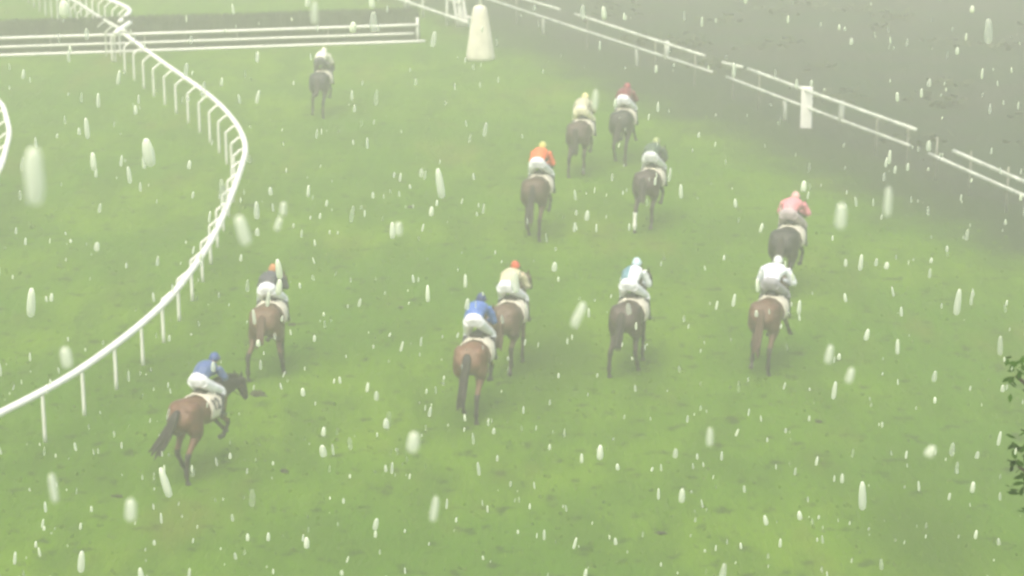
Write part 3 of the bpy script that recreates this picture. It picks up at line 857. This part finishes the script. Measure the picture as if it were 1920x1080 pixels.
# ------------------------------------------------------------------ scrub beyond the boundary rails
def scrub():
    bm = bmesh.new(); rnd = random.Random(8)
    for _ in range(200):
        y = rnd.uniform(58, 150); off = 2.6 + 32 * rnd.random() ** 1.2
        # point on the rail line at that depth
        x = (FOFF + off - FN.y * y) / FN.x
        if abs(x) > .30 * y + 3: continue
        R = rnd.uniform(.5, 1.7); hh = R * rnd.uniform(.12, .3)
        for k in range(int(24 * R)):
            a = rnd.uniform(0, 6.283); q = rnd.random() ** .5; el = rnd.random()
            c = Vector((x + R * q * math.cos(a) * math.sqrt(1 - el * el * .8), y + R * q * math.sin(a) * math.sqrt(1 - el * el * .8), hh * el))
            s = rnd.uniform(.12, .26)
            n_ = Vector((rnd.gauss(0, .4), rnd.gauss(0, .4), 1)).normalized(); u = n_.orthogonal().normalized(); v = n_.cross(u)
            bm.faces.new([bm.verts.new(c + u * s), bm.verts.new(c + v * s * .6), bm.verts.new(c - u * s), bm.verts.new(c - v * s * .6)])
    tag(build('undergrowth', bm, M['scrub'], None, smooth=False), 'low dull scrub and rough grass beyond the right boundary rails', 'undergrowth', kind='stuff')
scrub()

# ------------------------------------------------------------------ tree whose twigs reach in at the right edge
def tree():
    rnd = random.Random(21)
    base = Vector((6.6, 15.6, 0))
    t = empty('leafy_tree', base)
    bm = bmesh.new()
    tube(bm, [(0, 0, -.1, .24), (.05, 0, 2.5, .18), (-.05, .05, 5, .15), (.0, 0, 8, .11), (.1, 0, 11.0, .04)], n=12, sub=3)
    build('trunk', bm, M['bark'], t)
    ends = []
    c1 = Vector((0, 0, CAMH)) + ray(1906, 706) * 15.2
    c2 = Vector((0, 0, CAMH)) + ray(1910, 874) * 15.2
    bb = bmesh.new()
    targets = [(c1 - base, 6.2), (c2 - base, 5.6)]
    for k in range(16):
        a = rnd.uniform(-1.9, 1.9); z = rnd.uniform(6.5, 11)
        l = rnd.uniform(1.0, 2.0)
        targets.append((Vector((math.cos(a) * l, math.sin(a) * l, z + .7)), z - .6))
    for tg, z0 in targets:
        p0 = Vector((0, 0, z0)); m_ = p0.lerp(tg, .5) + Vector((0, 0, .22))
        tube(bb, [(*p0, .05), (*m_, .03), (*tg, .012)], n=6, sub=3)
        ends.append((m_, tg))
    build('branches', bb, M['bark'], t)
    lf = bmesh.new()
    def leaf(c, s):
        n_ = Vector((rnd.gauss(0, .6), rnd.gauss(0, .6) - .3, 1)).normalized(); u = Matrix.Rotation(rnd.uniform(0, 6.28), 3, n_) @ n_.orthogonal().normalized(); v = n_.cross(u)
        P = [c - u * s, c - u * s * .3 + v * s * .42, c + u * s * .4 + v * s * .3, c + u * s, c + u * s * .4 - v * s * .3, c - u * s * .3 - v * s * .42]
        lf.faces.new([lf.verts.new(p) for p in P])
    for i, (m_, tg) in enumerate(ends):
        if i < 2:
            for k in range(34 if i == 0 else 60):
                q = rnd.random()
                c = tg + Vector((abs(rnd.gauss(0, .12)) * 1.2 - .06, rnd.gauss(0, .1), rnd.gauss(0, .055 if i == 0 else .12)))
                leaf(c, rnd.uniform(.03, .05))
            for k in range(160):
                c = tg.lerp(m_, rnd.uniform(.12, 1)) + Vector((rnd.gauss(0, .12), rnd.gauss(0, .18), rnd.gauss(0, .14)))
                leaf(c, rnd.uniform(.022, .04))
        else:
            for k in range(260):
                leaf(m_.lerp(tg, rnd.uniform(0, 1.1)) + Vector((rnd.gauss(0, .28), rnd.gauss(0, .28), rnd.gauss(0, .25))), rnd.uniform(.03, .05))
    build('crown', lf, M['leaf'], t, smooth=False)
    tag(t, 'dark leafy tree whose twigs poke in at the right edge', 'tree')
tree()

# ------------------------------------------------------------------ falling rain and sleet
def drop_geo(V, F, c, wd, ln, lean=(0.0, 0.0), seg=6, prof=((.45, -1), (.85, -.88), (1, -.5), (.95, .1), (.75, .6), (.4, .93))):
    d = Vector((lean[0], lean[1], 1)).normalized(); q = Vector((0, 0, 1)).rotation_difference(d).to_matrix()
    c = Vector(c); b0 = len(V)
    for r_, z_ in prof:
        for k in range(seg):
            a = k * 6.28318 / seg
            V.append(c + q @ Vector((wd / 2 * r_ * math.cos(a), wd / 2 * r_ * math.sin(a), ln / 2 * z_)))
    n_ = len(prof)
    for i in range(n_ - 1):
        for k in range(seg):
            F.append((b0 + i * seg + k, b0 + i * seg + (k + 1) % seg, b0 + (i + 1) * seg + (k + 1) % seg, b0 + (i + 1) * seg + k))
    F.append([b0 + k for k in reversed(range(seg))]); F.append([b0 + (n_ - 1) * seg + k for k in range(seg)])
def geo_obj(name, V, F, m):
    me = bpy.data.meshes.new(name); me.from_pydata(V, [], F); me.materials.append(m)
    me.polygons.foreach_set('use_smooth', [True] * len(me.polygons))
    o = bpy.data.objects.new(name, me); COL.objects.link(o); return o
def rain():
    rnd = random.Random(77)
    V = []; F = []
    for _ in range(5200):
        d = 1.8 + 7.2 * rnd.random() ** 0.62
        x = rnd.uniform(-.40, .40) * d + rnd.uniform(-.5, .5)
        zc = CAMH - d * math.tan(PITCH) + rnd.uniform(-.30, .30) * d
        if noise.noise(Vector((x, d, zc)) * 1.3) < rnd.uniform(-.7, .25): continue
        wd = .0039 * math.exp(rnd.gauss(0, .5)) * (.7 + d * .10); ln = wd * rnd.uniform(1.7, 4.2)
        if rnd.random() < .1: wd *= 1.4
        drop_geo(V, F, (x, d, zc), wd, ln, (rnd.gauss(.04, .11), rnd.gauss(0, .05)))
    tag(geo_obj('rain', V, F, M['drop']), 'pale elongated raindrops falling all through the air', 'rain', kind='stuff')
rain()
BIG = [(64, 330, 36, 108, 1.3, .02, 'fattest pale raindrop, below the short rail bulging in at the left edge'),
       (455, 432, 22, 58, 1.6, -.25, 'fat slanting raindrop just right of the long curving rail'),
       (1577, 405, 20, 50, 1.7, .0, 'wide upright raindrop right of the pink jacketed rider'),
       (590, 24, 12, 42, 1.8, .0, 'tall raindrop above the farthest horse over the brush fence'),
       (775, 829, 22, 40, 1.7, .12, 'wide raindrop on the grass left of the central chestnut horse'),
       (815, 954, 13, 50, 1.8, .14, 'long raindrop near the bottom, under the wide one left of centre'),
       (245, 956, 20, 44, 1.7, .05, 'bright raindrop below the tail of the nearest left horse'),
       (1085, 590, 17, 52, 1.8, .42, 'strongly slanting raindrop between the cream and teal jacketed riders'),
       (124, 670, 20, 40, 1.8, -.1, 'bluish white raindrop right above the near rail at left'),
       (531, 391, 12, 26, 2.0, .05, 'bright raindrop above the orange capped rider, upper of a close pair'),
       (522, 420, 12, 26, 2.0, .3, 'slanting raindrop of a close pair above the orange capped rider, lower one'),
       (747, 429, 13, 26, 2.0, .0, 'short pale green raindrop in open midfield left of centre'),
       (1555, 664, 13, 36, 1.9, .12, 'bright raindrop right of the rider all in white'),
       (1331, 819, 11, 36, 1.9, .0, 'upright bright raindrop low on the right half'),
       (1116, 187, 11, 38, 2.0, .05, 'narrow raindrop between the yellow capped and dark red jockeys'),
       (1745, 846, 17, 22, 1.9, .5, 'squat bright raindrop at the lower right near the leaves'),
       (1594, 704, 13, 30, 1.9, .2, 'raindrop just below the bright one right of the rider in white'),
       (1665, 378, 13, 56, 1.7, .0, 'faint long raindrop far right of the pink jacketed rider'),
       (100, 915, 14, 56, 1.7, -.1, 'faint long raindrop at the lower left below the rail posts')]
for px, py, w_, l_, d, lean, lab in BIG:
    d *= .62
    c = Vector((0, 0, CAMH)) + ray(px, py).normalized() * d
    V = []; F = []
    drop_geo(V, F, (0, 0, 0), w_ / FPX * d, l_ / FPX * d, (lean, 0), 16, ((.3, -1), (.7, -.95), (.92, -.8), (1, -.5), (1, 0), (.93, .4), (.8, .75), (.5, .93), (.2, 1)))
    V = [v + Vector((noise.noise(v * 300 + c) * .12 * w_ / FPX * d, 0, 0)) for v in V]
    o = geo_obj('raindrop', V, F, M['big_drop']); o.location = c
    tag(o, lab, 'raindrop', 'large raindrops close to the camera')

# ------------------------------------------------------------------ haze
bm = bmesh.new()
bmesh.ops.create_cube(bm, size=1, matrix=Matrix.Translation((0, 147.5, 7.0)) @ Matrix.Diagonal((400, 335, 16, 1)))
hz = bpy.data.materials.new('haze'); hz.use_nodes = True
hn = hz.node_tree; hn.nodes.remove(hn.nodes['Principled BSDF'])
pv = hn.nodes.new('ShaderNodeVolumePrincipled')
pv.inputs['Color'].default_value = (0.95, 0.98, 0.80, 1)
pv.inputs['Density'].default_value = 0.0060
pv.inputs['Anisotropy'].default_value = 0.0
hn.links.new(pv.outputs[0], hn.nodes['Material Output'].inputs['Volume'])
tag(build('haze', bm, hz, None, smooth=False), 'pale wet haze hanging over the whole track', 'haze', kind='stuff')
